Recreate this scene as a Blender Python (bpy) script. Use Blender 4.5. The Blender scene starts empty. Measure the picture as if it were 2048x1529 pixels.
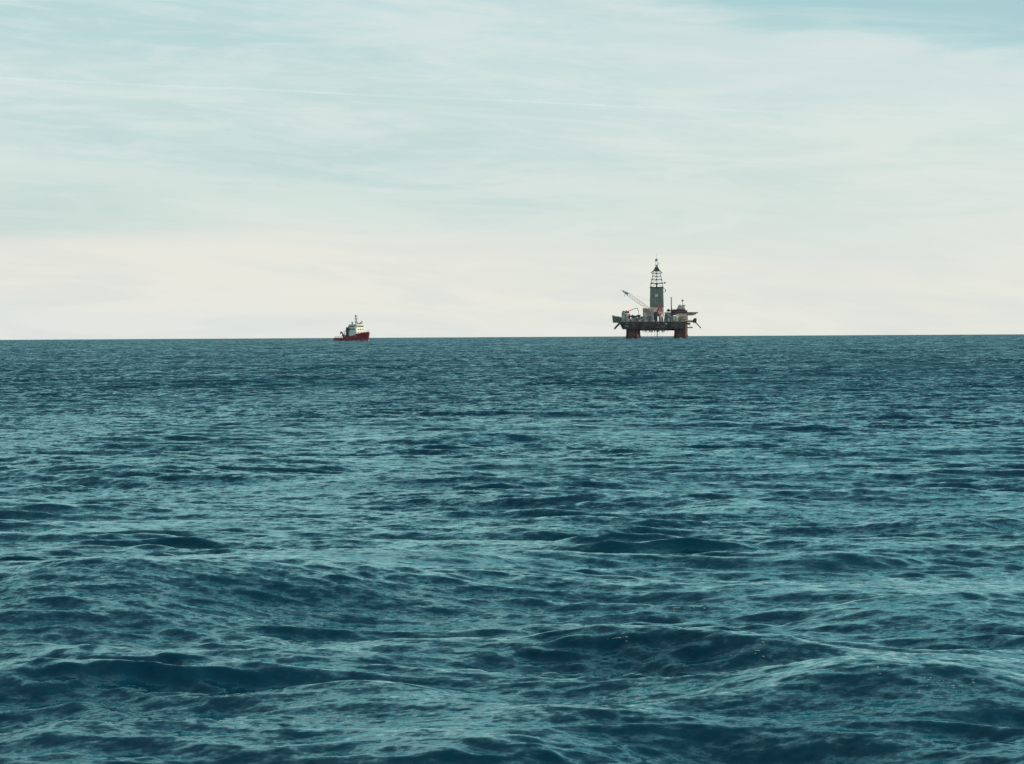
import bpy, math, random
import numpy as np
from mathutils import Vector, Matrix

random.seed(4)
sc = bpy.context.scene
COL = sc.collection
R_EARTH = 6.371e6
CAM_H = 7.0

def lin(r, g, b):
    f = lambda c: (c / 255 / 12.92) if c / 255 <= 0.04045 else ((c / 255 + 0.055) / 1.055) ** 2.4
    return (f(r), f(g), f(b), 1.0)

# ------------------------------------------------------------------ camera
cam_d = bpy.data.cameras.new("camera")
cam = bpy.data.objects.new("camera", cam_d)
COL.objects.link(cam)
cam_d.sensor_width = 36.0
cam_d.lens = 36.0 * 6000 / 2048            # a long lens, about 19 degrees across
cam_d.clip_start = 0.5
cam_d.clip_end = 400000
PITCH = math.radians(-0.944)
ROLL = math.radians(-0.31)
cam.matrix_world = (Matrix.Translation((0, 0, CAM_H)) @ Matrix.Rotation(math.radians(90) + PITCH, 4, 'X')
                    @ Matrix.Rotation(ROLL, 4, 'Z'))
sc.camera = cam
sc.view_settings.view_transform = 'Standard'
sc.view_settings.look = 'None'
sc.view_settings.exposure = 0.0
sc.view_settings.gamma = 1.0
sc.cycles.max_bounces = 6

# ------------------------------------------------------------------ sun
SUN_AZ = math.radians(102)      # clockwise from the viewing direction (+Y)
SUN_EL = math.radians(20)
sd = Vector((math.sin(SUN_AZ) * math.cos(SUN_EL), math.cos(SUN_AZ) * math.cos(SUN_EL), math.sin(SUN_EL)))
sun_d = bpy.data.lights.new("sun", 'SUN')
sun_d.energy = 3.2
sun_d.angle = math.radians(0.5)
sun_d.color = (1.0, 0.86, 0.68)
sun = bpy.data.objects.new("sun", sun_d)
COL.objects.link(sun)
sun.rotation_euler = (-sd).to_track_quat('-Z', 'Y').to_euler()

# ------------------------------------------------------------------ node helpers
class N:
    def __init__(s, tree):
        s.t = tree; s.n = tree.nodes; s.l = tree.links
    def put(s, sock, v):
        if isinstance(v, bpy.types.NodeSocket): s.l.new(v, sock)
        else: sock.default_value = v
    def m(s, op, a, b=0.0, c=None, clamp=False):
        n = s.n.new("ShaderNodeMath"); n.operation = op; n.use_clamp = clamp
        s.put(n.inputs[0], a); s.put(n.inputs[1], b)
        if c is not None: s.put(n.inputs[2], c)
        return n.outputs[0]
    def v(s, op, a, b=(0, 0, 0), scale=None):
        n = s.n.new("ShaderNodeVectorMath"); n.operation = op
        s.put(n.inputs[0], a); s.put(n.inputs[1], b)
        if scale is not None: s.put(n.inputs['Scale'], scale)
        return n.outputs[0]
    def ss(s, x, lo, hi, a=0.0, b=1.0):
        n = s.n.new("ShaderNodeMapRange"); n.interpolation_type = 'SMOOTHSTEP'
        s.put(n.inputs[0], x)
        for i, q in enumerate((lo, hi, a, b)): s.put(n.inputs[i + 1], q)
        return n.outputs[0]
    def mix(s, f, a, b, mode='MIX'):
        n = s.n.new("ShaderNodeMix"); n.data_type = 'RGBA'; n.blend_type = mode
        s.put(n.inputs[0], f); s.put(n.inputs[6], a); s.put(n.inputs[7], b)
        return n.outputs[2]
    def noise(s, vec, scale, detail=2.0, rough=0.5, dist=0.0, dims='3D'):
        n = s.n.new("ShaderNodeTexNoise"); n.noise_dimensions = dims
        s.put(n.inputs['Vector'], vec); n.inputs['Scale'].default_value = scale
        n.inputs['Detail'].default_value = detail; n.inputs['Roughness'].default_value = rough
        n.inputs['Distortion'].default_value = dist
        return n
    def comb(s, x, y, z):
        n = s.n.new("ShaderNodeCombineXYZ")
        s.put(n.inputs[0], x); s.put(n.inputs[1], y); s.put(n.inputs[2], z)
        return n.outputs[0]
    def ramp(s, f, stops):
        n = s.n.new("ShaderNodeValToRGB")
        e = n.color_ramp.elements
        e[0].position, e[0].color = stops[0]; e[1].position, e[1].color = stops[-1]
        for p, c in stops[1:-1]:
            q = e.new(p); q.color = c
        s.put(n.inputs[0], f)
        return n.outputs[0]

# ------------------------------------------------------------------ sky
world = bpy.data.worlds.new("World")
sc.world = world
world.use_nodes = True
w = N(world.node_tree)
for n in list(w.n): w.n.remove(n)
out = w.n.new("ShaderNodeOutputWorld")
tc = w.n.new("ShaderNodeTexCoord")
sep = w.n.new("ShaderNodeSeparateXYZ"); w.l.new(tc.outputs['Generated'], sep.inputs[0])
X, Y, Z = sep.outputs
sky = w.n.new("ShaderNodeTexSky")
sky.sky_type = 'NISHITA'; sky.sun_disc = False
sky.sun_elevation = SUN_EL; sky.sun_rotation = SUN_AZ
sky.dust_density = 2.0; sky.ozone_density = 2.0
clear = w.mix(1.0, w.v('SCALE', sky.outputs[0], scale=0.075), (0.40, 0.98, 0.98, 1), 'MULTIPLY')
# a thin veil of high cloud: densest towards the horizon, ripped into long flat streaks
sl = w.m('ADD', Z, w.m('MULTIPLY', X, 0.05))
zc = w.m('MAXIMUM', w.m('ADD', sl, 0.0), 0.0)
veil_t = w.m('POWER', zc, 0.5)
veil = w.ramp(veil_t, [(0.0, lin(234, 236, 231)), (0.10, lin(239, 238, 228)), (0.155, lin(238, 237, 227)),
                       (0.20, lin(227, 236, 229)), (0.27, lin(216, 232, 229)), (0.32, lin(206, 228, 229)),
                       (0.37, lin(186, 214, 217)), (0.46, lin(210, 224, 222)), (0.53, lin(160, 206, 210)), (0.61, lin(40, 134, 158)), (0.74, lin(4, 74, 112)), (1.0, lin(2, 38, 84))])
p1 = w.comb(w.m('MULTIPLY', X, 11.0), w.m('MULTIPLY', Y, 4.0), w.m('MULTIPLY', sl, 75.0))
n1 = w.noise(p1, 1.0, 7.0, 0.62, 0.9).outputs[0]
p2 = w.comb(w.m('MULTIPLY', X, 3.5), w.m('MULTIPLY', Y, 3.0), w.m('MULTIPLY', w.m('ADD', Z, w.m('MULTIPLY', X, 0.09)), 30.0))
n2 = w.noise(p2, 1.0, 3.0, 0.5, 0.3).outputs[0]
amt = w.m('MULTIPLY', w.ss(zc, 0.012, 0.05), w.m('ADD', w.ss(n1, 0.38, 0.66, 0.0, 0.32), w.ss(n2, 0.40, 0.66, 0.0, 0.30)))
veil = w.mix(amt, veil, lin(178, 212, 214))
bright = w.m('MULTIPLY', w.ss(zc, 0.02, 0.06), w.ss(n1, 0.56, 0.30, 0.0, 0.5))
veil = w.mix(bright, veil, lin(226, 234, 230))
# right part of the sky is paler, nearer the sun
right = w.m('MULTIPLY', w.ss(X, -0.10, 0.16, 0.0, 0.60), w.ss(zc, 0.115, 0.02))
veil = w.mix(right, veil, lin(236, 237, 228))
# clearer gap above the pale bank low on the left
zz = w.m('ADD', Z, w.m('MULTIPLY', X, 0.012))
zz = w.m('ADD', zz, w.m('MULTIPLY', w.m('SUBTRACT', n2, 0.5), 0.013))
gap = w.m('MULTIPLY', w.m('MULTIPLY', w.ss(zz, 0.0240, 0.0350), w.ss(zz, 0.062, 0.036)), w.ss(X, -0.05, -0.16))
veil = w.mix(w.m('MULTIPLY', gap, 0.75), veil, lin(196, 219, 216))
bank = w.m('MULTIPLY', w.m('MULTIPLY', w.ss(zz, 0.0325, 0.0245), w.ss(zz, 0.006, 0.024)), w.ss(X, -0.02, -0.13))
veil = w.mix(w.m('MULTIPLY', bank, 0.7), veil, lin(238, 236, 227))
# faint fibres in the low sky too
fib = w.m('MULTIPLY', w.ss(zc, 0.05, 0.01), w.ss(n1, 0.42, 0.66, 0.0, 0.55))
veil = w.mix(fib, veil, lin(221, 228, 225))
p4 = w.comb(w.m('MULTIPLY', X, 26.0), w.m('MULTIPLY', Y, 6.0), w.m('MULTIPLY', w.m('ADD', Z, w.m('MULTIPLY', X, 0.07)), 210.0))
n4 = w.noise(p4, 1.0, 6.0, 0.65, 1.2).outputs[0]
veil = w.mix(w.m('MULTIPLY', w.ss(n4, 0.44, 0.70), w.ss(zc, 0.006, 0.05, 0.10, 0.30)), veil, lin(232, 238, 234))
# open blue at the upper right
s3 = w.m('ADD', w.m('ADD', Z, w.m('MULTIPLY', X, 0.14)), w.m('MULTIPLY', w.m('SUBTRACT', n1, 0.5), 0.020))
blue = w.m('MULTIPLY', w.m('MULTIPLY', w.ss(s3, 0.1090, 0.1260), w.ss(X, 0.0, 0.07)), w.ss(Z, 0.40, 0.15))
veil = w.mix(w.m('MULTIPLY', blue, 0.80), veil, lin(168, 207, 213))
pale = w.m('MULTIPLY', w.m('MULTIPLY', w.ss(s3, 0.1140, 0.1095), w.ss(s3, 0.086, 0.105)), w.ss(X, -0.03, 0.08))
veil = w.mix(w.m('MULTIPLY', pale, 0.55), veil, lin(218, 230, 229))
cover = w.ss(Z, 0.12, 0.85, 0.94, 0.55)
final = w.mix(cover, clear, veil)
bg = w.n.new("ShaderNodeBackground"); w.l.new(final, bg.inputs[0]); bg.inputs[1].default_value = 1.0
w.l.new(bg.outputs[0], out.inputs[0])

# ------------------------------------------------------------------ materials
def mat(name, col, rough=0.55, metal=0.0, vary=0.18, scale=0.6, streak=True):
    m = bpy.data.materials.new(name); m.use_nodes = True
    t = N(m.node_tree)
    b = t.n['Principled BSDF']
    c = t.n.new("ShaderNodeTexCoord")
    v = t.v('MULTIPLY', c.outputs['Object'], (1, 1, 0.25 if streak else 1))
    nz = t.noise(v, scale, 4.0, 0.6).outputs[0]
    dark = tuple(x * (1 - vary * 1.6) for x in col[:3]) + (1,)
    lite = tuple(min(1, x * (1 + vary)) for x in col[:3]) + (1,)
    t.l.new(t.mix(t.ss(nz, 0.3, 0.7), dark, lite), b.inputs['Base Color'])
    b.inputs['Roughness'].default_value = rough
    b.inputs['Metallic'].default_value = metal
    return m

M = dict(
    column_red=mat("weathered_red_steel", (0.080, 0.030, 0.034), 0.6, vary=0.25, scale=0.25),
    hull_dark=mat("dark_deck_steel", (0.062, 0.050, 0.052), 0.6, vary=0.3, scale=0.3),
    plum=mat("rusty_plum_steel", (0.20, 0.10, 0.10), 0.65, vary=0.3),
    grey=mat("grey_steel", (0.46, 0.47, 0.45), 0.6, vary=0.3),
    green_grey=mat("green_grey_steel", (0.29, 0.34, 0.31), 0.6, vary=0.3),
    dark=mat("dark_steel", (0.05, 0.062, 0.06), 0.6, vary=0.3),
    clad=mat("wind_wall_cladding", (0.19, 0.228, 0.215), 0.6, vary=0.18, scale=0.35),
    beige=mat("beige_cladding", (0.60, 0.53, 0.49), 0.6, vary=0.15),
    pink=mat("faded_pink_paint", (0.80, 0.55, 0.50), 0.6, vary=0.12),
    red=mat("crane_red_paint", (0.50, 0.10, 0.09), 0.5, vary=0.15),
    white=mat("white_paint", (0.78, 0.76, 0.70), 0.5, vary=0.06),
    tan=mat("tan_cladding", (0.60, 0.44, 0.33), 0.6, vary=0.15),
    glass=mat("dark_window_glass", (0.03, 0.035, 0.035), 0.15, vary=0.1),
    ship_red=mat("ship_red_paint", (0.44, 0.06, 0.08), 0.45, vary=0.18),
    ship_navy=mat("ship_navy_paint", (0.03, 0.035, 0.06), 0.45, vary=0.2),
    ship_cream=mat("ship_cream_paint", (0.86, 0.82, 0.72), 0.5, vary=0.06),
    deck_green=mat("deck_green_paint", (0.08, 0.11, 0.10), 0.7, vary=0.2),
)

# ------------------------------------------------------------------ the sea
def ground(px, py, h=0.0):
    """where a line of sight of the photograph meets the level h above mean sea level"""
    a = math.radians(-0.31); u, v = px - 1024, 764.5 - py
    u, v = u * math.cos(a) - v * math.sin(a), u * math.sin(a) + v * math.cos(a)
    r = (CAM_H - h) / max((98.9 - v) / 6000.0, 1e-4)
    return u / 6000.0 * r, r

GROUPS = []
for (px, py, half, hw, amp, ang) in [(1270, 1290, 260, 1.8, 0.45, -0.15), (1470, 1318, 180, 1.6, 0.28, -0.45), (1820, 1356, 300, 3.0, 0.62, -0.40),
                                     (1330, 1400, 220, 1.6, 0.20, 0.2), (560, 1140, 400, 4.5, 0.85, 0.3), (150, 1165, 260, 3.5, 0.60, 0.5), (60, 1215, 260, 2.8, 0.50, 0.2), (330, 1225, 260, 2.4, 0.40, 0.2),
                                     (930, 1128, 190, 2.6, 0.26, -0.5), (480, 1265, 130, 1.5, 0.22, 0.3), (1870, 1215, 300, 3.0, 0.42, -0.5), (1560, 1175, 260, 2.4, 0.25, -0.5),
                                     (40, 1362, 230, 2.2, 0.30, -0.2), (130, 1440, 130, 1.6, 0.28, -0.2), (390, 1442, 200, 1.8, 0.30, -0.2), (800, 1400, 170, 1.4, 0.20, 0.3),
                                     (820, 1478, 200, 1.8, 0.28, 0.2), (1040, 1470, 190, 1.6, 0.25, -0.2), (740, 1312, 200, 1.6, 0.22, 0.2), (1620, 1395, 260, 2.4, 0.26, -0.3),
                                     (1120, 1050, 120, 1.8, 0.24, 0.0), (1480, 1018, 160, 3.0, 0.28, 0.0), (200, 940, 260, 6.0, 0.45, 0.1), (900, 880, 160, 5.0, 0.35, 0.1),
                                     (1900, 1045, 180, 3.0, 0.35, -0.2), (230, 875, 150, 5.0, 0.35, 0.0), (1700, 940, 300, 5.0, 0.35, 0.0), (1680, 1115, 150, 2.0, 0.25, -0.3)]:
    gx, gy = ground(px, py, amp * .8)
    GROUPS.append((gx, gy, half / 6000 * gy * 1.1, hw, amp, ang))

def build_sea():
    # radial stations: fine across the part in view, following the curve of the earth to well past the horizon
    rs = list(np.linspace(2, 30, 45)[:-1]); r = 30.0
    while r < 16000:
        rs.append(r)
        r *= 1 + (0.0020 if r < 500 else 0.0032 if r < 4000 else 0.009)
    rs = np.array(rs)
    fine = np.arange(-0.235, 0.2351, 1 / 1750.0)
    coarse = np.linspace(0.235, 2 * math.pi - 0.235, 130)[1:-1]
    az = np.concatenate([fine, coarse]); nf = len(fine)
    daz = np.empty_like(az); daz[:nf] = 1 / 1750.0; daz[nf:] = coarse[1] - coarse[0]
    nr, na = len(rs), len(az)
    Rg, Ag = np.meshgrid(rs, az, indexing='ij')
    x0 = (Rg * np.sin(Ag)).astype(np.float64); y0 = (Rg * np.cos(Ag)).astype(np.float64)
    dx = np.zeros_like(x0); dy = np.zeros_like(x0); z = np.zeros_like(x0); sk = np.zeros_like(x0)
    dr = np.gradient(rs)
    rng = np.random.default_rng(21)
    # slope of each octave of wavelength (metres): (longest, shortest, rms slope, spread, choppiness, number)
    octaves = [(40, 22, 0.013, 0.35, 0.6, 7), (22, 11, 0.024, 0.38, 0.8, 12), (11, 5.5, 0.034, 0.40, 0.8, 18),
               (5.5, 2.8, 0.062, 0.38, 0.8, 24), (2.8, 1.4, 0.084, 0.38, 0.8, 28), (1.4, 0.7, 0.082, 0.42, 0.75, 30),
               (0.7, 0.35, 0.055, 0.50, 0.5, 34)]
    main = math.radians(188)            # the waves run towards the camera and a little to the left
    for (lmax, lmin, srms, spread, chop, cnt) in octaves:
        # gust and group envelope for this octave, so that rough and slick patches alternate
        env = np.ones_like(x0)
        for q in range(5):
            a = rng.uniform(0, 2 * math.pi); L = lmax * rng.uniform(4, 9)
            env += 0.34 * np.sin((x0 * math.cos(a) + y0 * math.sin(a) * 0.7) * 2 * math.pi / L + rng.uniform(0, 6.28))
        env = np.clip(env, 0.12, 2.3)
        for i in range(cnt):
            L = lmax * (lmin / lmax) ** ((i + rng.uniform(0, 1)) / cnt)
            k = 2 * math.pi / L
            th = main + rng.normal(0, spread)
            if abs(th - main) > 1.75: th = main + rng.uniform(-1.2, 1.2)
            kx, ky = math.sin(th), math.cos(th)
            ak = srms * math.sqrt(2 / cnt)
            # drop the wave where the mesh is too coarse for it
            fr = np.clip((L / 3.0 / dr - 0.35) / 0.65, 0, 1)
            rows = np.nonzero(fr > 0)[0]
            if not len(rows): continue
            r1 = rows[-1] + 1
            fade = fr[:r1, None] * np.clip((L / 3.0 / (rs[:r1, None] * daz[None, :]) - 0.4) / 0.6, 0, 1)
            xs, ys = x0[:r1], y0[:r1]
            ph = (k * (xs * kx + ys * ky) + rng.uniform(0, 6.2832))
            a = fade * env[:r1] * (ak / k)
            s_, c_ = np.sin(ph), np.cos(ph)
            z[:r1] += a * (c_ + 0.5 * s_ * c_)          # the face running ahead of each crest is the steeper one
            dx[:r1] -= chop * a * kx * s_; dy[:r1] -= chop * a * ky * s_
            sk[:r1] += chop * a * k * c_
    # single larger wave groups: ridge crest position, half length, half width, height, skew of the crest line
    for (gx, gy, hl, hw, amp, ang) in GROUPS:
        ca, sa = math.cos(ang), math.sin(ang)
        u = (x0 - gx) * ca + (y0 - gy) * sa; v = -(x0 - gx) * sa + (y0 - gy) * ca
        v = v + 0.05 * u * u / hl
        e = np.exp(-(u / hl) ** 2)
        z += amp * e * (np.exp(-(np.where(v < 0, v / hw, v / (hw * 1.8))) ** 2) - 0.25 * np.exp(-((v + 2.0 * hw) / (hw * 1.4)) ** 2))
    xx = x0 + dx; yy = y0 + dy
    zz = z - (xx ** 2 + yy ** 2) / (2 * R_EARTH)
    co = np.stack([xx, yy, zz], -1).reshape(-1, 3)
    co = np.concatenate([co, [[0, 0, 0]]]).astype(np.float32)
    i = np.arange(nr - 1)[:, None]; j = np.arange(na)[None, :]; j2 = (j + 1) % na
    quads = np.stack([i * na + j, i * na + j2, (i + 1) * na + j2, (i + 1) * na + j], -1).reshape(-1, 4)
    c = nr * na
    jj = np.arange(na)
    tris = np.stack([np.full(na, c), (jj + 1) % na, jj], -1)
    nq, nt = len(quads), len(tris)
    me = bpy.data.meshes.new("sea")
    me.vertices.add(len(co)); me.vertices.foreach_set("co", co.ravel())
    me.loops.add(nq * 4 + nt * 3)
    me.loops.foreach_set("vertex_index", np.concatenate([quads.ravel(), tris.ravel()]).astype(np.int32))
    me.polygons.add(nq + nt)
    me.polygons.foreach_set("loop_start", np.concatenate([np.arange(nq) * 4, nq * 4 + np.arange(nt) * 3]).astype(np.int32))
    at = me.attributes.new("crest", 'FLOAT', 'POINT')
    at.data.foreach_set("value", np.concatenate([sk.ravel(), [0]]).astype(np.float32))
    me.update(calc_edges=True)
    me.polygons.foreach_set("use_smooth", np.ones(nq + nt, dtype=bool))
    o = bpy.data.objects.new("sea", me); COL.objects.link(o)
    o["kind"] = "structure"; o["label"] = "choppy dark teal open sea reaching the horizon"
    return o, xx[:, :nf], yy[:, :nf], zz[:, :nf], fine

def sea_material():
    m = bpy.data.materials.new("sea_water"); m.use_nodes = True
    t = N(m.node_tree); b = t.n['Principled BSDF']
    geo = t.n.new("ShaderNodeNewGeometry")
    pos = t.v('MULTIPLY', geo.outputs['Position'], (1, 1, 0))
    dist = t.n.new("ShaderNodeVectorMath"); dist.operation = 'LENGTH'; t.l.new(pos, dist.inputs[0])
    D = dist.outputs['Value']
    tot = None
    # (wavelength, slope amplitude, fade-in distance range): the small waves the mesh does not carry
    pst = t.v('MULTIPLY', pos, (0.72, 1.0, 1.0))
    gust = t.noise(pst, 1 / 38.0, 3.0, 0.6, 0.4).outputs[0]
    gamp = t.ss(gust, 0.36, 0.64, 0.62, 1.32)
    for (L, amp, d0, d1) in [(0.13, 0.36, -2, -1), (0.32, 0.58, -20, 90), (0.75, 0.75, 60, 200), (1.7, 0.85, 160, 600), (4.5, 0.80, 500, 1800), (11.0, 0.50, 1500, 4500)]:
        nz = t.noise(pst, 1 / L, 3.0, 0.6, 0.2)
        s = t.v('SUBTRACT', nz.outputs['Color'], (0.5, 0.5, 0.5))
        k = t.m('MULTIPLY', t.ss(D, d0, d1, 0.0, amp), gamp)
        s = t.v('SCALE', s, scale=k)
        tot = s if tot is None else t.v('ADD', tot, s)
    tot = t.v('MULTIPLY', tot, (0.8, 1.25, 0.0))
    # seen from low down only the near sides of far wavelets show: lean the mean slope back towards the viewer's side
    rad = t.n.new("ShaderNodeVectorMath"); rad.operation = 'NORMALIZE'; t.l.new(pos, rad.inputs[0])
    lean = t.v('SCALE', rad.outputs[0], scale=t.ss(D, 40, 520, 0.03, LEAN))
    nrm = t.v('NORMALIZE', t.v('ADD', t.v('ADD', geo.outputs['Normal'], tot), lean))
    cn = t.noise(pos, 1 / 60.0, 3.0, 0.5).outputs[0]
    body = t.mix(t.ss(cn, 0.35, 0.65), (0.0003, 0.027, 0.057, 1), (0.0004, 0.042, 0.068, 1))
    t.n.remove(b)
    df = t.n.new("ShaderNodeBsdfDiffuse"); t.l.new(body, df.inputs['Color']); t.l.new(nrm, df.inputs['Normal'])
    gl = t.n.new("ShaderNodeBsdfGlossy"); gl.inputs['Color'].default_value = (0.60, 0.945, 0.985, 1)
    gl.inputs['Roughness'].default_value = 0.09; t.l.new(nrm, gl.inputs['Normal'])
    fr = t.n.new("ShaderNodeFresnel"); fr.inputs['IOR'].default_value = 1.39; t.l.new(nrm, fr.inputs['Normal'])
    mx = t.n.new("ShaderNodeMixShader")
    t.l.new(fr.outputs[0], mx.inputs[0]); t.l.new(df.outputs[0], mx.inputs[1]); t.l.new(gl.outputs[0], mx.inputs[2])
    t.l.new(mx.outputs[0], t.n['Material Output'].inputs[0])
    return m
LEAN = -0.225

sea, SX, SY, SZ, SAZ = build_sea()
sea.data.materials.append(sea_material())

def on_water(px, py):
    """first point of the wave surface along a line of sight"""
    gx, gy = ground(px, py)
    c = int(np.argmin(np.abs(SAZ - math.atan2(gx, gy))))
    d = np.hypot(SX[:, c], SY[:, c]); r0 = math.hypot(gx, gy)
    ok = np.nonzero((SZ[:, c] > CAM_H * (1 - d / r0)) & (d > 35))[0]
    k = int(ok[0]) if len(ok) else int(np.argmin(np.abs(d - r0)))
    return float(SX[k, c]), float(SY[k, c]), float(SZ[k, c])

def foam():
    rr = random.Random(9); vs, fs = [], []
    spots = [(1530, 1292, 14, 6, 7), (1512, 1306, 12, 4, 6), (1484, 1305, 5, 3, 3), (1466, 1315, 6, 3, 3), (1528, 1318, 3, 3, 2), (1874, 1367, 9, 5, 5), (1852, 1364, 12, 8, 5), (1901, 1377, 5, 5, 4), (1910, 1376, 5, 4, 4),
             (1938, 1366, 5, 3, 3), (1831, 1386, 5, 3, 3), (1806, 1386, 5, 3, 2), (1843, 1372, 8, 6, 3), (1760, 1345, 30, 12, 4), (1245, 1282, 14, 4, 6), (1345, 1220, 34, 10, 8), (1400, 1215, 28, 8, 5),
             (1765, 850, 9, 3, 7), (1397, 778, 6, 2, 3), (1228, 1284, 8, 3, 3), (1395, 1205, 16, 6, 3), (660, 1310, 10, 4, 2), (300, 1245, 8, 3, 2)]
    for (px, py, sx_, sy_, n) in spots:
        for _ in range(n):
            x, y, z = on_water(px + rr.gauss(0, sx_ * .5), py + rr.gauss(0, sy_ * .5))
            s_ = rr.uniform(0.5, 1.9) / 6000 * y
            b = len(vs); m = 9
            for lvl, (q, hh) in enumerate(((1.0, -.2), (.8, .15), (.3, .3))):
                for i in range(m):
                    a = 2 * math.pi * i / m; w_ = q * s_ * rr.uniform(.6, 1.3)
                    vs.append((x + w_ * 2.2 * math.cos(a), y + w_ * 1.3 * math.sin(a), z + hh * s_ * rr.uniform(.7, 1.2)))
            vs.append((x, y, z + .35 * s_))
            for l in range(2):
                for i in range(m): fs.append((b + l * m + i, b + l * m + (i + 1) % m, b + (l + 1) * m + (i + 1) % m, b + (l + 1) * m + i))
            for i in range(m): fs.append((b + 2 * m + i, b + 2 * m + (i + 1) % m, b + 3 * m))
    me = bpy.data.meshes.new("foam"); me.from_pydata(vs, [], fs); me.update()
    o = bpy.data.objects.new("foam", me); COL.objects.link(o)
    me.materials.append(mat("sea_foam", (0.55, 0.62, 0.62), 0.8, vary=0.1, scale=20))
    o["kind"] = "stuff"; o["label"] = "small white flecks of foam on the wave crests"; o["category"] = "foam"
foam()

# ------------------------------------------------------------------ mesh builders
class MB:
    def __init__(s): s.v = []; s.f = []
    def add(s, vs, fs):
        b = len(s.v); s.v += [tuple(p) for p in vs]; s.f += [tuple(i + b for i in f) for f in fs]; return s
    def box(s, x0, x1, y0, y1, z0, z1, ch=0.0):
        if ch <= 0:
            vs = [(x, y, z) for z in (z0, z1) for (x, y) in ((x0, y0), (x1, y0), (x1, y1), (x0, y1))]
            return s.add(vs, [(3, 2, 1, 0), (4, 5, 6, 7), (0, 1, 5, 4), (1, 2, 6, 5), (2, 3, 7, 6), (3, 0, 4, 7)])
        out = [(x0 + ch, y0), (x1 - ch, y0), (x1, y0 + ch), (x1, y1 - ch), (x1 - ch, y1), (x0 + ch, y1), (x0, y1 - ch), (x0, y0 + ch)]
        return s.loft([[(x, y, z0) for x, y in out], [(x, y, z1) for x, y in out]])
    def loft(s, rings):
        n = len(rings[0]); vs = [p for r in rings for p in r]; fs = []
        for k in range(len(rings) - 1):
            for i in range(n):
                j = (i + 1) % n
                fs.append((k * n + i, k * n + j, (k + 1) * n + j, (k + 1) * n + i))
        fs.append(tuple(reversed(range(n)))); fs.append(tuple((len(rings) - 1) * n + i for i in range(n)))
        return s.add(vs, fs)
    def prism(s, pts, y0, y1):
        """outline in x,z pushed through in y (anticlockwise seen from -y)"""
        return s.loft([[(x, y1, z) for x, z in pts][::-1], [(x, y0, z) for x, z in pts][::-1]])
    def bar(s, a, b, t, t2=None, n=4):
        a, b = Vector(a), Vector(b); d = (b - a).normalized()
        up = Vector((0, 0, 1)) if abs(d.z) < 0.95 else Vector((0, 1, 0))
        u = d.cross(up).normalized(); w_ = d.cross(u).normalized()
        t2 = t if t2 is None else t2
        ring = lambda c, r: [c + (u * math.cos(2 * math.pi * (i + .5) / n) + w_ * math.sin(2 * math.pi * (i + .5) / n)) * r / 2 * (1.414 if n == 4 else 1) for i in range(n)]
        return s.loft([ring(a, t), ring(b, t2)])
    def cyl(s, x, y, z0, z1, r, r2=None, n=16):
        r2 = r if r2 is None else r2
        return s.loft([[(x + q * math.cos(2 * math.pi * i / n), y + q * math.sin(2 * math.pi * i / n), z) for i in range(n)] for z, q in ((z0, r), (z1, r2))])
    def build(s, name, material, parent=None, loc=(0, 0, 0)):
        me = bpy.data.meshes.new(name); me.from_pydata(s.v, [], s.f); me.validate(); me.update()
        import bmesh
        bm = bmesh.new(); bm.from_mesh(me); bmesh.ops.recalc_face_normals(bm, faces=bm.faces); bm.to_mesh(me); bm.free()
        me.materials.append(material)
        o = bpy.data.objects.new(name, me); COL.objects.link(o)
        if parent: o.parent = parent
        o.location = loc
        return o

def thing(name, label, cat, loc, rz=0.0):
    o = bpy.data.objects.new(name, None); COL.objects.link(o)
    o.location = loc; o.rotation_euler = (0, 0, rz); o["label"] = label; o["category"] = cat
    return o

def lattice(mb, a, b, wa, wb, seg, t, up=(0, 0, 1), tc=None):
    """four-chord lattice boom from a to b"""
    a, b = Vector(a), Vector(b); d = (b - a).normalized(); side = d.cross(Vector(up)).normalized(); u = side.cross(d).normalized()
    def cor(k):
        p = a.lerp(b, k / seg); h = (wa + (wb - wa) * k / seg) / 2
        return [p + side * h * i + u * h * j for i, j in ((-1, -1), (1, -1), (1, 1), (-1, 1))]
    for k in range(seg):
        c0, c1 = cor(k), cor(k + 1)
        for i in range(4):
            j = (i + 1) % 4
            mb.bar(c0[i], c1[i], tc or t)
            mb.bar(c0[i], c1[j] if k % 2 else c1[i - 1], t * 0.7)
    return mb

# ------------------------------------------------------------------ the drilling rig
RIG_D = 3720.0
rx, ry = 180.0, RIG_D
rig = thing("drilling_rig", "semi-submersible oil drilling rig with tall derrick standing on red columns at the horizon",
            "oil rig", (rx, ry, -(rx * rx + ry * ry) / (2 * R_EARTH)), math.radians(-4))

def column(cx, cy):
    mb = MB(); rings = []
    for z, h in ((-14, 8.7), (3.0, 8.4), (5.5, 7.9), (17.6, 7.9)):
        r = []
        for q in range(4):
            a0 = q * math.pi / 2; ox, oy = [(1, 1), (-1, 1), (-1, -1), (1, -1)][q]
            for k in range(5):
                a = a0 + k * math.pi / 8; rad = 3.4
                r.append((cx + ox * (h - rad) + rad * math.cos(a), cy + oy * (h - rad) + rad * math.sin(a), z))
        rings.append(r)
    mb.loft(rings)
    return mb.build("column", M['column_red'], rig)
for cx in (-29.3, 29.8):
    for cy in (-24, 24): column(cx, cy)
for cx in (-29.3, 29.8): MB().box(cx - 8, cx + 8, -50, 50, -24, -14, 3).build("pontoon", M['column_red'], rig)
for cy in (-24, 24): MB().bar((-23, cy, -9), (23, cy, -9), 2.0, n=12).build("brace", M['column_red'], rig)

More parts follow.
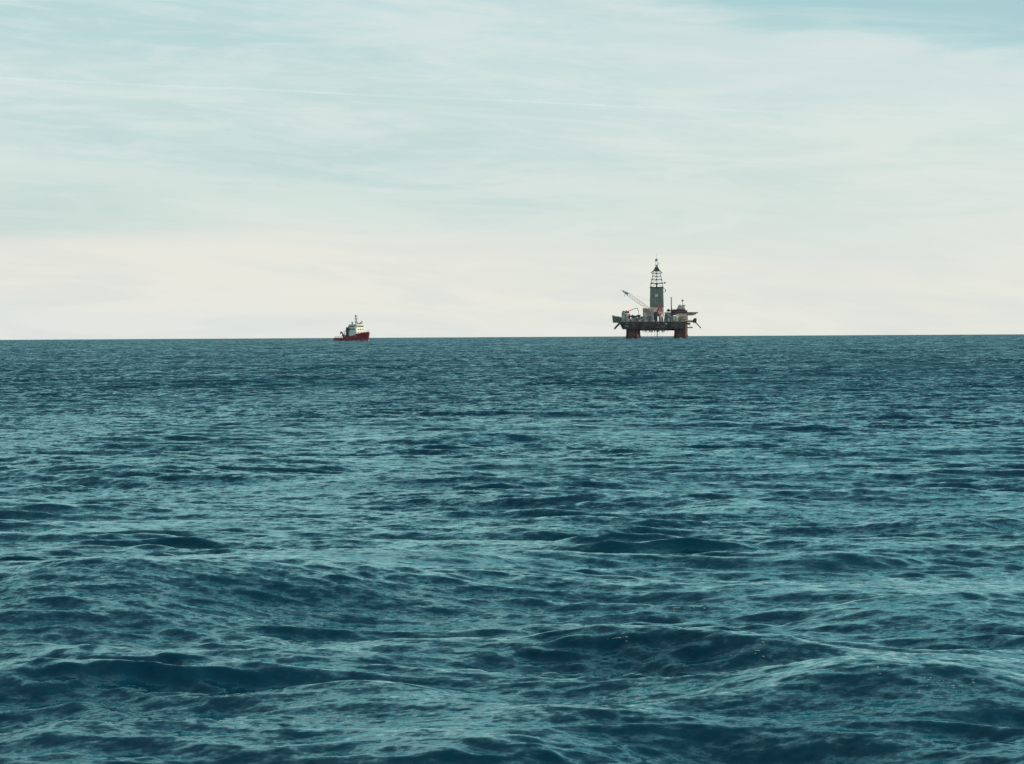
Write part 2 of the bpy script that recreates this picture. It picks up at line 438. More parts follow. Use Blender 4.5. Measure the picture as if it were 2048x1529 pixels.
# deck box with raked ends
mb = MB()
mb.prism([(-45.5, 19.2), (-41.5, 11.3), (-22, 11.2), (-20, 11.0), (-8, 10.2), (8, 10.2), (14, 11.0), (20, 11.9), (23, 11.2), (35.8, 11.2), (35.8, 17.2), (37.5, 17.6), (37.5, 20.4), (-45, 20.6)], -33, 33)
mb.build("hull_deck", M['hull_dark'], rig)
for y in (-32.8, 32.8):
    mb = MB()
    for x in np.arange(-44, 37, 3.0): mb.bar((x, y, 20.3), (x, y, 21.7), 0.14)
    for z in (21.0, 21.7): mb.bar((-45, y, z), (37, y, z), 0.14)
    mb.build("railing", M['grey'], rig)
# chafing of the deck edge: pipes, outfitting under the deck
for (x, a, b_, d) in ((-14.5, 10.4, 7.4, 1.3), (-12.6, 10.4, 8.2, 0.8), (-8.5, 10.2, 7.0, 1.6), (-6.2, 10.2, 6.8, 1.4), (-2.6, 10.2, 8.0, 2.4), (0.6, 10.2, 6.8, 2.2), (2.6, 10.2, 7.8, 1.4), (6.6, 10.4, 7.0, 1.5), (8.6, 10.6, 7.2, 1.2), (10.6, 10.8, 8.6, 0.8)):
    mb = MB().box(x - d / 2, x + d / 2, -4 - d, -4 + d, b_ + 1.2, a + 0.6, .1).bar((x, -4, b_), (x, -4, b_ + 1.2), d * .5, n=8)
    mb.build("hanging_tool", M['dark'], rig)
mb = MB()
mb.bar((0.4, 0, -20), (0.4, 0, 11), 1.0, n=12)
mb.build("riser", M['grey'], rig)
for (x, y, d) in ((-13.2, -3, .22), (-7.4, 2, .22), (-2.8, -2, .3), (3.6, 2, .3), (8.0, -2, .2)):
    MB().bar((x, y, -6), (x * .85, y, 10.6), d, n=6).build("tensioner_line", M['white'], rig)

# outboard frame and arms at the left
mb = MB()
P = [(-54.3, 28.2), (-53.5, 20.0), (-42, 19.4), (-42, 26.0)]
for y in (-20, -8, 6, 18):
    for i in range(4):
        a, b2 = P[i], P[(i + 1) % 4]; mb.bar((a[0], y, a[1]), (b2[0], y, b2[1]), 0.9)
    mb.bar((-54, y, 28), (-48, y, 19.7), .6); mb.bar((-48, y, 27), (-42, y, 19.6), .6); mb.bar((-48, y, 19.7), (-48, y, 27), .6)
for (x, z) in P + [(-48, 27), (-48, 19.7)]: mb.bar((x, -20, z), (x, 18, z), .7)
rack = mb.build("pipe_rack_frame", M['green_grey'], rig)
mb = MB()
mb.prism([(-53.8, 27.4), (-53.3, 20.5), (-43, 19.8), (-43, 25.6)], -7.5, 5.5)
mb.build("rack_cladding", M['green_grey'], rack)
for y in (-22, 20):
    mb = MB(); mb.bar((-45.5, y, 19.5), (-51.6, y, 13.2), 1.3, 1.1); mb.bar((-51.4, y, 13.5), (-52.4, y, 11.4), 1.2, 0.9)
    mb.build("anchor_arm", M['dark'], rig)

# knuckle-boom crane on the left
crane = MB(); crane.cyl(-36.5, -20, 20.4, 29.5, 3.0, 2.5, 20).cyl(-36.5, -20, 29.5, 30.6, 3.6, 3.6, 20)
cr = crane.build("deck_crane", M['pink'], rig)
mb = MB(); mb.prism([(-42.8, 21), (-39.2, 21), (-38.4, 34.2), (-41.6, 34.2), (-43, 31.0)], -24, -17)
mb.build("crane_cab", M['grey'], cr)
mb = MB(); mb.box(-40.2, -38.6, -24.3, -23.9, 31, 33)
mb.build("cab_window", M['white'], cr)
mb = MB(); mb.box(-38.4, -33.6, -23, -18, 31.0, 33.6).bar((-37.5, -20, 34.4), (-34.5, -20, 32), 1.2)
mb.build("crane_winch", M['red'], cr)
mb = MB()
mb.bar((-35.5, -20, 33.4), (-24.5, -20, 37.6), 1.0, .8).bar((-24.5, -20, 37.6), (-23.2, -20, 36.6), .9, .9).bar((-23.2, -20, 36.8), (-22.2, -20, 33.5), .9, .7).bar((-22.2, -20, 33.8), (-22.0, -20, 28.0), .6, .5)
mb.build("crane_boom", M['grey'], cr)

# deck equipment, row along the near edge
mb = MB()
mb.box(-32.2, -20.0, -29, -14, 26.2, 28.2)
mb.box(-24, -19.5, -28, -15, 28.2, 29.1)
mb.build("pipe_bundle", M['dark'], rig)
specs = [(-31.8, -27.4, 24.6), (-27.0, -23.2, 25.6), (-22.8, -19.6, 26.2), (-19.2, -15.5, 27.2), (-15.0, -11.2, 28.2), (-10.8, -6.6, 28.4), (-6.2, -3.4, 27.8),
         (10.2, 13.8, 27.6), (14.2, 17.6, 29.2), (18.0, 21.6, 28.0), (22.0, 24.0, 27.4)]
for i, (a, b2, h) in enumerate(specs):
    yy0 = -31 + (i % 3) * 1.3
    mb = MB(); mb.box(a, b2, yy0, yy0 + 12, 20.4, h, 0.2)
    for x in np.arange(a + .5, b2 - .3, 1.1): mb.box(x, x + .35, yy0 - .25, yy0, 21.0, h - .6)
    mb.build("equipment_module", M[('grey', 'green_grey', 'grey', 'clad')[i % 4]], rig)
mb = MB()
for i in range(9):
    x = -31 + i * 3.2; mb.bar((x, -32, 20.5), (x + 1.6, -32, 24.2), .3); mb.bar((x + 3.2, -32, 20.5), (x + 1.6, -32, 24.2), .3)
mb.build("pipework", M['grey'], rig)

# smaller units standing about the deck, and lockers, panels and pipes along its side
rr = random.Random(5)
for i in range(46):
    x = rr.choice([rr.uniform(-42, -3), rr.uniform(9, 36)]); y = rr.choice([-32.4, -31.9, rr.uniform(-13, 25)]); wd, dp, h = rr.uniform(1.0, 4.2), rr.uniform(1, 1.6), rr.uniform(1.2, 4.6)
    if y > -20: h += 5
    y0_ = y if y > -20 else y
    MB().box(x, x + wd, y0_, y0_ + (dp if y > -20 else .7), 20.55, 20.55 + h, .12).build("deck_unit", M[rr.choice(('white', 'pink', 'grey', 'red', 'beige', 'grey', 'green_grey', 'plum', 'white'))], rig)
for i in range(26):
    x = rr.uniform(-40, 32); z = rr.uniform(12.2, 18.4); wd, h = rr.uniform(.8, 5.5), rr.uniform(.5, 1.9)
    if x + wd > 34: continue
    MB().box(x, x + wd, -33.5 - rr.uniform(0, .5), -33.02, z, min(z + h, 19.4)).build("side_panel", M[rr.choice(('plum', 'dark', 'grey', 'green_grey', 'plum', 'dark'))], rig)
for i in range(9):
    x = -17 + i * 3.9; d_ = rr.uniform(.4, .9)
    MB().bar((x, -20, 11.4), (x + rr.uniform(-1, 1), -20, rr.uniform(6.5, 9.8)), d_, d_ * .7, n=8).build("hanging_pipe", M['dark'], rig)
for y in (-18, 0, 18): MB().box(-21.5, 21.5, y - .6, y + .6, 9.6 + abs(y) * .02, 11.8).build("under_deck_beam", M['hull_dark'], rig)

# drill floor substructure
mb = MB(); mb.prism([(-17.1, 28), (-2.2, 28), (-2.2, 37.4), (-8, 37.4), (-17.1, 37.2)], -14, 12)
sub = mb.build("substructure", M['beige'], rig)
mb = MB(); mb.box(-7.4, 8.2, -9, 9, 27, 38.1)
mb.build("drill_floor", M['beige'], sub)
mb = MB(); mb.bar((-17.0, -14.5, 37.6), (-8, -14.5, 33.5), .5).bar((-13.8, -14.5, 37.8), (-3.2, -14.5, 31.2), .55)
mb.build("stair", M['plum'], sub)
mb = MB(); mb.box(-16.5, -2.5, -13, 12, 20.4, 28)
mb.build("pump_room", M['grey'], sub)

# derrick
dk = MB()
hw0, z0d, hw1, z1d = 8.1, 38.1, 7.6, 63.4
zt, hwt = 83.2, 4.1
hwz = lambda z: hw0 + (hw1 - hw0) * (z - z0d) / (z1d - z0d) if z < z1d else hw1 + (hwt - hw1) * (z - z1d) / (zt - z1d)
levels = [z0d, 44, 50, 56.5, z1d, 67.8, 72.6, 76.6, 80.2, zt]
for k in range(len(levels) - 1):
    za, zb = levels[k], levels[k + 1]; a, b2 = hwz(za), hwz(zb)
    ca = [(-a, -a, za), (a, -a, za), (a, a, za), (-a, a, za)]; cb = [(-b2, -b2, zb), (b2, -b2, zb), (b2, b2, zb), (-b2, b2, zb)]
    for i in range(4):
        j = (i + 1) % 4
        dk.bar(ca[i], cb[i], .62)
        dk.bar(cb[i], cb[j], .38)
        if zb > z1d and i in (1, 3): dk.bar(ca[i], cb[j], .25)
        if zb > z1d:
            mid = (Vector(cb[i]) + Vector(cb[j])) / 2
            dk.bar(ca[i], mid, .25); dk.bar(ca[j], mid, .25)
derrick = dk.build("derrick", M['green_grey'], rig)
mb = MB(); a = hwz(38.2) + .25; b2 = hwz(63.4) + .25
for (x0, y0, x1, y1) in ((-1, -1, 1, -1), (1, -1, 1, 1), (1, 1, -1, 1), (-1, 1, -1, -1)):
    for i in range(16):                                   # ribbed panels of sheet
        f0, f1 = i / 16 , (i + .82) / 16
        p = lambda h, f, z: (x0 * h + (x1 - x0) * h * f, y0 * h + (y1 - y0) * h * f, z)
        q = [p(a, f0, 38.2), p(a, f1, 38.2), p(b2, f1, 63.0), p(b2, f0, 63.0)]
        nrm = (Vector(q[1]) - Vector(q[0])).cross(Vector(q[3]) - Vector(q[0])).normalized() * .18
        mb.loft([[tuple(Vector(v)) for v in q], [tuple(Vector(v) + nrm) for v in q]])
    p0 = [(x0 * a, y0 * a, 38.2), (x1 * a, y1 * a, 38.2), (x1 * b2, y1 * b2, 63.0), (x0 * b2, y0 * b2, 63.0)]
    nrm = (Vector(p0[1]) - Vector(p0[0])).cross(Vector(p0[3]) - Vector(p0[0])).normalized() * -.12
    mb.loft([[tuple(Vector(v) + nrm * .2) for v in p0], [tuple(Vector(v) + nrm) for v in p0]])
ww = mb.build("wind_wall", M['clad'], derrick)
mb = MB(); mb.box(-2.0, 2.0, -8.45, -8.2, 51.2, 54.6, .3)
mb.build("name_board", M['beige'], ww)
mb = MB()
for z, e, t in ((63.3, 1.0, .8), (72.6, 1.2, .5)):
    h = hwz(z) + e
    mb.box(-h, h, -h, -h + 1.5, z - t / 2, z + t / 2); mb.box(-h, h, h - 1.5, h, z - t / 2, z + t / 2)
    mb.box(-h, -h + 1.5, -h + 1.5, h - 1.5, z - t / 2, z + t / 2); mb.box(h - 1.5, h, -h + 1.5, h - 1.5, z - t / 2, z + t / 2)
h = 7.6; mb.box(-h - .9, h + 3.4, -h, -h + 1.2, 67.8, 68.5); mb.box(-h, h, h - 1.2, h, 67.8, 68.5)
mb.box(h + 1.6, h + 3.6, -h, -h + 1.6, 67.6, 69.4)
mb.build("platform", M['dark'], derrick)
mb = MB(); mb.prism([(-2.8, 68.6), (-1.0, 66.6), (0.0, 65.8), (1.0, 66.6), (2.8, 68.6)], -2, 2).box(-.8, .8, -.8, .8, 63.5, 66.2)
mb.build("travelling_block", M['dark'], derrick)
mb = MB(); mb.bar((0, 0, 63), (0, 0, 83), .6)
for z, d in ((73.2, 1.2), (76.8, 1.5), (80.8, 1.5)): mb.box(-d, d, -d, d, z - .6, z + .5)
mb.build("guide_rail", M['green_grey'], derrick)
mb = MB()
q = lambda h, z: [(-h, -h, z), (h, -h, z), (h, h, z), (-h, h, z)]
mb.loft([q(4.5, 83.4), q(3.6, 84.6), q(2.0, 88.0)])
for s_ in (-1, 1):
    for y in (-3.5, 3.5): mb.bar((s_ * 3.4, y, 84.4), (s_ * 6.9, y, 81.0), .8, .6)
    mb.bar((s_ * 6.9, -3.5, 81.0), (s_ * 6.9, 3.5, 81.0), .6); mb.bar((s_ * 6.9, -3.5, 81.0), (s_ * 3.7, -3.5, 80.4), .6)
mb.build("crown_block", M['dark'], derrick)
mb = MB(); mb.box(-1.5, 1.5, -1.5, 1.5, 88, 91.2)
for a in (-1.7, 1.7):
    for b2 in (-1.7, 1.7): mb.bar((a * .95, b2, 88), (a * .6, b2 * .6, 95.6), .45)
mb.bar((2, -1.6, 91.4), (2.6, -1.6, 93.6), .7)
mb.build("gin_pole", M['pink'], derrick)
mb = MB(); mb.box(-1.7, 1.3, -1.5, 1.5, 95.4, 98.4, .4).bar((0, 0, 98.2), (0.2, 0, 105.0), .32, .16)
mb.build("antenna", M['green_grey'], derrick)
mb = MB()
for k in range(12):
    a, b2 = k * math.pi / 6, (k + 1) * math.pi / 6
    mb.bar((9.3 + 1.8 * math.cos(a), -7, 59.2 + 2.3 * math.sin(a)), (9.3 + 1.8 * math.cos(b2), -7, 59.2 + 2.3 * math.sin(b2)), .55)
mb.bar((7.8, -7, 62), (9.6, -7, 61.3), .4); mb.box(10.4, 11.6, -7.6, -6.4, 58.2, 60.2)
mb.build("hose_loop", M['green_grey'], derrick)

# main crane with long boom laid out to the left
mb = MB(); mb.cyl(5.6, -26, 20.4, 30.5, 2.9, 2.6, 20)
mb.prism([(2.8, 30.5), (9.2, 30.5), (9.0, 36.5), (4.6, 37.0), (2.2, 34.0)], -29, -23)
mc = mb.build("main_crane", M['pink'], rig); 
mb = MB()
for y in (-28.8, -23.2):
    mb.bar((1.0, y, 31.0), (4.4, y, 41.6), 1.4); mb.bar((7.4, y, 33.0), (4.4, y, 41.6), 1.3); mb.bar((1.6, y, 36), (6.6, y, 36), .6)
mb.bar((4.4, -29, 41.6), (4.4, -23, 41.6), .9); mb.box(.4, 3.0, -28, -24, 30.5, 35.2)
mb.build("gantry", M['red'], mc)
mb = MB(); mb.box(-2.6, 1.4, -30.4, -27.2, 20.4, 32.4).box(-3.4, .8, -30, -24, 27.8, 30.6)
mb.build("machinery_house", M['dark'], mc)
tip, base = Vector((-41.0, -26, 58.6)), Vector((-3.0, -26, 32.2))
mid1, mid2 = base.lerp(tip, .50), base.lerp(tip, .82)
mb = MB(); lattice(mb, base, mid1, 1.6, 4.0, 7, .42, tc=.5)
boom = mb.build("boom", M['pink'], mc)
mb = MB(); lattice(mb, mid1, mid2, 4.0, 3.2, 6, .34, tc=.42)
mb.build("boom_section", M['white'], boom)
mb = MB(); lattice(mb, mid2, tip, 3.0, 1.0, 4, .5, tc=.62)
mb.bar(tip, tip + Vector((-3.2, 0, .8)), .6, .3); mb.box(-38.5, -34.5, -27.2, -24.8, 54.8, 56.8)
mb.build("boom_tip", M['green_grey'], boom)
mb = MB(); mb.bar((4.4, -27, 41.6), tip + Vector((0, -1, 1)), .12); mb.bar((4.4, -25, 41.6), tip + Vector((0, 1, 1)), .12); mb.bar((-39.4, -26, 56.8), (-39.4, -26, 53), .15); mb.box(-39.9, -38.9, -26.5, -25.5, 51.8, 53)
mb.build("boom_cable", M['grey'], boom)

# stacks and accommodation on the right
mb = MB(); mb.bar((18.1, 0, 20.4), (18.1, 0, 50.4), 1.7, 1.5, n=12).cyl(18.1, 0, 49.6, 50.8, 1.05)
mb.build("exhaust_stack", M['green_grey'], rig)
mb = MB(); mb.prism([(11.6, 33.2), (17.2, 33.2), (17.2, 34.4), (14.6, 36.4), (13.4, 36.2)], -3, 3).bar((14, 0, 29), (14, 0, 33.5), .5)
mb.build("loading_arm", M['dark'], rig)
mb = MB(); mb.box(9.8, 18, -10, 8, 29.0, 32.2, .3)
mb.build("mud_house", M['white'], rig)
acc = MB()
prof = [(24.2, 20.4), (37.6, 20.4), (37.6, 29.5), (37.0, 32.6), (35.4, 34.8), (33.0, 35.8), (24.2, 35.6)]
acc.prism(prof, -29, 20)
ac = acc.build("living_quarters", M['tan'], rig)
mb = MB(); mb.prism([(18.8, 28.6), (24.1, 28.6), (24.1, 35.4), (21.0, 35.8), (18.8, 35.0)], -26, 14); mb.prism([(24.1, 30.6), (37.9, 30.6), (37.2, 33.2), (35.6, 35.2), (33.2, 36.2), (24.1, 36.0)], -29.4, 20.3)
mb.build("upper_floor", M['plum'], ac)
mb = MB(); mb.box(24.3, 27.0, -29.5, -29.1, 23.0, 28.6)  # lit stretch of wall, its brightness put in as a white panel
mb.build("lit_wall_patch", M['white'], ac)
for z in (31.6, 33.8):
    for i in range(8): MB().box(25.2 + i * 1.45, 26.1 + i * 1.45, -29.6, -29.3, z, z + .9).build("window", M['glass'], ac)
for z in (22.6, 25.6):
    for i in range(5): MB().box(28.3 + i * 1.8, 29.2 + i * 1.8, -29.2, -28.95, z, z + 1.0).build("window", M['glass'], ac)
mb = MB()
mb.prism([(24.8, 35.9), (35.6, 35.9), (34.2, 38.6), (35.8, 41.0), (33.0, 41.2), (30.2, 40.6), (27.6, 41.6)], -16, 6)
mb.bar((25, -10, 36), (29.5, -10, 41.8), .7)
ro = mb.build("roof_house", M['grey'], ac)
mb = MB(); mb.bar((31.9, -6, 40.8), (31.9, -6, 46.5), .5).prism([(30.2, 47.4), (31.4, 45.0), (32.6, 45.0), (33.8, 47.4)], -7, -5)
mb.build("mast", M['green_grey'], ro)
mb = MB(); mb.bar((37.6, -28, 34.8), (38.2, -28, 22), .9)
mb.build("stair_tower", M['dark'], ac)

mb = MB()
mb.loft([[(44.5 + 7.2 * math.cos(a) * 1.0, -6 + 11 * math.sin(a), z) for a in [math.pi / 8 + k * math.pi / 4 for k in range(8)]] for z in (31.4, 32.1)])
hd = mb.build("helideck", M['green_grey'], rig)
mb = MB()
for y in (-14, -8, -2, 4):
    mb.bar((50.6, y * .7 - 2, 31.4), (45.0, y * .7 - 2, 28.4), .45); mb.bar((45.0, y * .7 - 2, 28.4), (37.6, y * .7 - 2, 28.2), .5)
    for k in range(4): mb.bar((38.4 + k * 3, y * .7 - 2, 28.3), (40 + k * 3, y * .7 - 2, 31.4), .3); mb.bar((41.4 + k * 3, y * .7 - 2, 28.6 + max(0, k - 1) * 1.1), (40 + k * 3, y * .7 - 2, 31.4), .3)
mb.prism([(37.8, 28.4), (45.0, 28.6), (50.4, 31.35), (37.8, 31.35)], -13.6, -13.2)
mb.build("support_truss", M['green_grey'], hd)
mb = MB()
for k in range(8):
    a, b2 = math.pi / 8 + k * math.pi / 4, math.pi / 8 + (k + 1) * math.pi / 4
    p, q2 = (44.5 + 8.2 * math.cos(a), -6 + 12 * math.sin(a)), (44.5 + 8.2 * math.cos(b2), -6 + 12 * math.sin(b2))
    mb.bar((*p, 32.0), (*q2, 32.0), .35)
mb.build("safety_net", M['green_grey'], hd)

# right outboard ledges and arms
mb = MB(); mb.box(37.6, 45.5, -22, 18, 19.8, 21.6, .3).box(37.4, 41.4, -20, 16, 16.8, 19.0)
mb.bar((38, -18, 22), (45, -18, 22.2), .4)
lg = mb.build("side_ledge", M['plum'], rig)
mb = MB(); mb.prism([(44.6, 19.0), (48.8, 18.6), (49.4, 22.0), (49.2, 24.6), (46.6, 24.8), (44.6, 22.5)], -22, -12)
mb.build("winch_house", M['dark'], rig)
for y in (-20, 18):
    mb = MB(); mb.bar((47.8, y, 19.6), (53.6, y, 13.4), 1.2, .9); mb.bar((53.4, y, 13.7), (54.4, y, 12.3), 1.3, 1.0)
    mb.build("anchor_arm", M['dark'], rig)
mb = MB(); mb.box(36.4, 44.6, -12, -8, 12.4, 13.7, .2); mb.bar((37, -10, 18), (43.6, -10, 13.6), .35); mb.bar((37, -8, 12), (38.2, -8, 1), .5)
mb.build("boat_landing", M['plum'], rig)
mb = MB()
for y in (-29, -19): mb.bar((37.0, y, 20), (38.0, y, -1), .45)
for k in range(18): mb.bar((37.05 + k * .055, -29, 19 - k * 1.1), (37.05 + k * .055, -19, 19 - k * 1.1), .2)
mb.build("ladder", M['pink'], rig)

# ------------------------------------------------------------------ the supply ship
SHIP_D = 3050.0
sx, sy = -161.8, SHIP_D
ship = thing("supply_ship", "small red and cream offshore supply ship with a low open stern and a tall mast",
             "ship", (sx, sy, -(sx * sx + sy * sy) / (2 * R_EARTH)), math.radians(-50))
ship.scale = (1.25, 1.28, 1.0)
def hull_ring(x, zt, hb, zb=-3.0, fl=1.0):
    """section across the ship at station x: from deck edge down round the keel"""
    return [(x, -hb, zt), (x, -hb * .97 * fl, max(zt * .5, zb + 1.2)), (x, -hb * .93 * fl, max(0, zb + .5)), (x, -hb * .6 * fl, zb), (x, hb * .6 * fl, zb), (x, hb * .93 * fl, max(0, zb + .5)), (x, hb * .97 * fl, max(zt * .5, zb + 1.2)), (x, hb, zt)]
st = [(-19.6, 3.4, 4.6, -1.2, 1), (-18.4, 3.2, 5.3, -2.4, 1), (-11, 3.1, 5.6, -3, 1), (-4.6, 3.4, 5.6, -3, 1), (-3.4, 4.3, 5.6, -3, 1), (-1, 4.6, 5.6, -3, 1), (1.5, 5.0, 5.6, -3, 1),
      (6, 5.5, 5.5, -3, .97), (11, 6.2, 5.2, -3, .9), (15.5, 7.0, 4.4, -3, .75), (19, 7.7, 3.0, -1.6, .45), (21.3, 8.1, 1.5, 2.2, .35), (22.6, 8.4, .5, 6.2, .3)]
mb = MB(); mb.loft([hull_ring(*s_) for s_ in st])
hull = mb.build("hull", M['ship_red'], ship)
mb = MB()
for (a, b2) in zip(st[2:-2], st[3:-1]):               # dark band and fender along the sides
    for s_ in (-1, 1):
        mb.bar((a[0], s_ * (a[2] * a[4] * 1.0 + .06), a[1] * .42), (b2[0], s_ * (b2[2] * b2[4] * 1.0 + .06), b2[1] * .42), .5)
mb.build("rubbing_strake", M['ship_navy'], hull)
mb = MB()
for (a, b2) in zip(st[8:-1], st[9:]):
    for s_ in (-1, 1):
        mb.loft([[(a[0], s_ * a[2], a[1] - .1), (b2[0], s_ * b2[2], b2[1] - .1), (b2[0], s_ * (b2[2] + .15), b2[1] + 1.0), (a[0], s_ * (a[2] + .15), a[1] + 1.0)],
                 [(a[0], s_ * (a[2] - .15), a[1] - .1), (b2[0], s_ * (b2[2] - .15), b2[1] - .1), (b2[0], s_ * b2[2], b2[1] + 1.0), (a[0], s_ * a[2], a[1] + 1.0)]])
mb.build("bulwark", M['ship_red'], hull)
mb = MB(); mb.box(-16.5, -4.8, -4.6, 4.6, 3.25, 3.45)
mb.build("work_deck", M['deck_green'], hull)
mb = MB()
for s_ in (-1, 1):
    for x in np.arange(-16, -4.5, 2.0): mb.bar((x, s_ * 5.2, 3.2), (x, s_ * 5.2, 4.6), .18)
    mb.bar((-17, s_ * 5.2, 4.6), (-4.5, s_ * 5.2, 4.8), .22)
mb.build("cargo_rail", M['ship_navy'], ship)

mb = MB(); mb.box(1.5, 11.6, -5.0, 5.0, 4.7, 10.0, .4)
sup = mb.build("deckhouse", M['ship_cream'], ship)
mb = MB(); mb.box(2.0, 10.8, -4.7, 4.7, 10.0, 13.2, .5)
mb.build("bridge_deck", M['ship_cream'], sup)
mb = MB(); mb.loft([[(x * 1.0 + 4.6, y, z) for x, y in ((-2.4, -4.7), (4.2, -4.7), (5.6 + (z - 13.2) * .18, -3.2), (5.6 + (z - 13.2) * .18, 3.2), (4.2, 4.7), (-2.4, 4.7))] for z in (13.2, 16.6)])
mb.box(1.6, 10.9, -5.0, 5.0, 16.6, 17.0, .8)
wh = mb.build("wheelhouse", M['ship_cream'], ship)
for k in range(4):
    for bx in ((2.5 + k * 1.65, 3.9 + k * 1.65, -4.78, -4.6, 14.4, 15.6), (2.5 + k * 1.65, 3.9 + k * 1.65, 4.6, 4.78, 14.4, 15.6), (10.35, 10.62, -2.9 + k * 1.55, -1.6 + k * 1.55, 14.4, 15.6)):
        MB().box(*bx).build("window", M['glass'], wh)
for bx in ([(2.6 + k * 1.5, 3.7 + k * 1.5, -4.85, -4.65, 11.5, 12.6) for k in range(5)] + [(10.75, 10.95, -2.6 + k * 2.2, -1.6 + k * 2.2, 11.2, 12.2) for k in range(3)]
           + [(11.55, 11.75, -3.2 + k * 2.8, -2.4 + k * 2.8, 8.0, 9.0) for k in range(3)]):
    MB().box(*bx).build("window", M['glass'], sup)
mb = MB(); mb.prism([(-3.3, 5.0), (1.45, 5.6), (1.45, 14.2), (-3.0, 14.0), (-3.6, 11)], -4.2, 4.2)
fn = mb.build("funnel", M['deck_green'], ship)
for s_ in (-2.2, 2.2): MB().cyl(-2.0, s_, 14.0, 15.6, .6, .55).build("exhaust_pipe", M['dark'], fn)
mb = MB(); mb.box(-1.4, 1.4, -2.8, 2.8, 14.2, 17.0, .3)
mb.build("funnel_top", M['ship_cream'], fn)
mb = MB(); mb.bar((4.9, 0, 17), (4.7, 0, 26.4), 1.0, .6); mb.bar((7.4, 0, 17), (5.0, 0, 22.5), .6, .4)
for z, l in ((19.5, 1.7), (22.4, 1.9), (24.6, 1.3)): mb.bar((4.8, -l, z), (4.8, l, z), .4)
mb.box(4.2, 5.6, -.7, .7, 25.0, 26.2); mb.box(5.1, 6.5, -.8, .8, 22.0, 23.0)
ms = mb.build("mast", M['green_grey'], ship)
mb = MB(); mb.bar((5.6, -1.4, 20.3), (5.6, 1.4, 20.3), .28); mb.box(5.3, 5.9, -1.9, 1.9, 21.0, 21.4)
mb.build("radar_scanner", M['white'], ms)
mb = MB(); mb.bar((8.0, 0, 17.0), (10.6, 2.2, 20.0), 1.0, .8); mb.bar((8.0, 0, 17), (11, 2.2, 18.0), .6)
mb.build("fire_monitor", M['green_grey'], ship)
mb = MB(); mb.cyl(2.4, -2.0, 17.0, 18.1, .5, .5); mb.cyl(2.4, -2.0, 18.1, 19.4, .9, .7)
mb.build("satellite_dome", M['grey'], ship)
mb = MB(); mb.bar((-9.5, -2, 3.3), (-9.5, -2, 5.2), 1.0, n=10); mb.bar((-8.6, -2, 5.0), (-12.6, -2, 9.6), .9, .8); mb.bar((-12.6, -2, 9.6), (-14.0, -2, 7.0), .8, .5); mb.box(-10.4, -8.2, -3, -1, 4.8, 6.4)
mb.build("deck_crane", M['plum'], ship)
mb = MB(); mb.box(-8.4, -6.0, -2.6, 2.6, 3.3, 6.4, .3)
mb.build("winch", M['grey'], ship)
mb = MB(); mb.bar((-4.0, -4.6, 5.0), (-5.4, -4.6, 10.0), .35); mb.bar((-4.0, 4.6, 5.0), (-5.4, 4.6, 10.0), .35); mb.bar((-5.4, -4.6, 10.0), (-5.4, 4.6, 10.0), .35)
mb.build("gallows_frame", M['grey'], ship)
mb = MB()
for s_ in (-1, 1):
    for k in range(6): mb.bar((12 + k * 1.6, s_ * (4.6 - k * .45), 6.8 + k * .2), (12 + k * 1.6, s_ * (4.6 - k * .45), 10.2), .12)
    mb.bar((12, s_ * 4.6, 10.2), (20, s_ * 2.35, 10.6), .14)
mb.bar((21.4, 0, 9), (21.4, 0, 11.4), .25)
mb.build("railing", M['white'], ship)

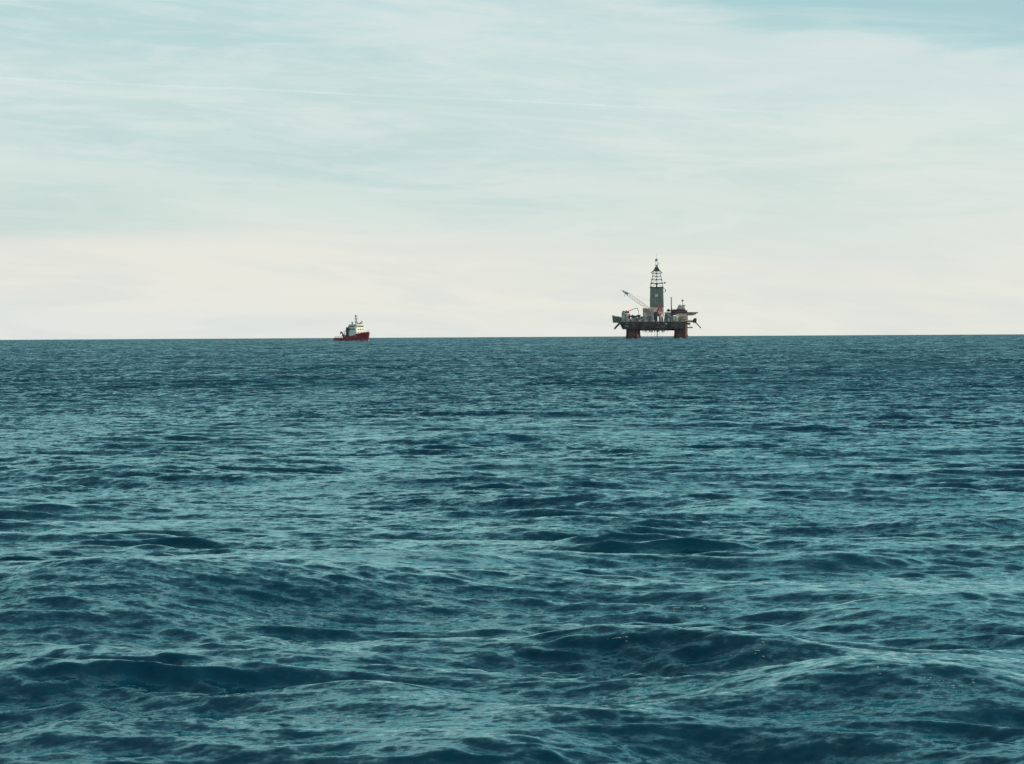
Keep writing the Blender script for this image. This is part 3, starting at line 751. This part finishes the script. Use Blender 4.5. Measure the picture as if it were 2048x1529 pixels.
# broken water round the ship's hull and the rig's legs
def wash():
    rr = random.Random(3); mb = MB()
    def lump(x, y, s_):
        zb = -(x * x + y * y) / (2 * R_EARTH)
        m = 7; ra = [rr.uniform(.6, 1.3) * s_ for _ in range(m)]
        ring = lambda q, z: [(x + ra[i] * q * math.cos(6.2832 * i / m), y + ra[i] * q * math.sin(6.2832 * i / m), zb + z) for i in range(m)]
        mb.loft([ring(1, -.3), ring(.8, .25 * s_), ring(.25, .42 * s_)])
    c, s_ = math.cos(math.radians(-50)), math.sin(math.radians(-50))
    for i in range(120):
        lx = rr.uniform(-27, 25); ly = rr.choice((-1, 1)) * (6.6 + abs(rr.gauss(0, .7))) * (1 if lx < 14 else max(.25, (27 - lx) / 13))
        lump(sx + lx * c - ly * s_, sy + lx * s_ + ly * c, rr.uniform(.7, 1.9))
    c, s_ = math.cos(math.radians(-4)), math.sin(math.radians(-4))
    for cx in (-29.3, 29.8):
        for cy in (-24, 24):
            for i in range(22):
                a = rr.uniform(0, 6.28); q = 9.2 + abs(rr.gauss(0, .6)); lx, ly = cx + q * math.cos(a), cy + q * math.sin(a)
                lump(rx + lx * c - ly * s_, ry + lx * s_ + ly * c, rr.uniform(.6, 1.6))
    o = mb.build("wash_foam", mat("wash_foam", (0.46, 0.54, 0.58), 0.8, vary=0.2, scale=.8))
    o["kind"] = "stuff"; o["category"] = "foam"; o["label"] = "low broken water around the ship hull and the rig legs"
wash()

# ------------------------------------------------------------------ contrail far behind
def contrail():
    D = 90000.0
    mb = MB(); rings = []
    n = 60
    for i in range(n + 1):
        u = -1500 + 3000 * i / n                     # across the sky, in thousandths of its own length
        x = u / 6000 * D * 1.0
        el = 0.0771 - 0.0494 * (u / 6000) + 0.0006 * math.sin(i * .7)* .2
        z = CAM_H + el * D
        r = (2.0 + .5 * math.sin(i * 1.3) + .3 * math.sin(i * 3.1)) / 6000 * D
        rings.append([(x, D + r * math.cos(q * math.pi / 4), z + r * math.sin(q * math.pi / 4)) for q in range(8)])
    mb.loft(rings)
    m = bpy.data.materials.new("ice_cloud"); m.use_nodes = True
    t = N(m.node_tree); o_ = t.n['Material Output']; t.n.remove(t.n['Principled BSDF'])
    df = t.n.new("ShaderNodeBsdfDiffuse"); df.inputs[0].default_value = (.95, .95, .95, 1)
    tl = t.n.new("ShaderNodeBsdfTranslucent"); tl.inputs[0].default_value = (.95, .95, .95, 1)
    em = t.n.new("ShaderNodeAddShader"); t.l.new(df.outputs[0], em.inputs[0]); t.l.new(tl.outputs[0], em.inputs[1])
    tr = t.n.new("ShaderNodeBsdfTransparent"); mx = t.n.new("ShaderNodeMixShader")
    g = t.n.new("ShaderNodeTexCoord")
    nz = t.noise(g.outputs['Object'], 1 / 2500.0, 4.0, .6).outputs[0]
    sp = t.n.new("ShaderNodeSeparateXYZ"); t.l.new(g.outputs['Object'], sp.inputs[0])
    t.l.new(t.m('MULTIPLY', t.ss(nz, .3, .7, .012, .05), t.ss(sp.outputs[0], 14000, -3000, .35, 1.0)), mx.inputs[0])
    t.l.new(tr.outputs[0], mx.inputs[1]); t.l.new(em.outputs[0], mx.inputs[2]); t.l.new(mx.outputs[0], o_.inputs[0])
    o = mb.build("contrail", m)
    for p in o.data.polygons: p.use_smooth = True
    o["label"] = "thin faint white contrail slanting across the pale upper sky"; o["category"] = "contrail"
    return o
contrail()
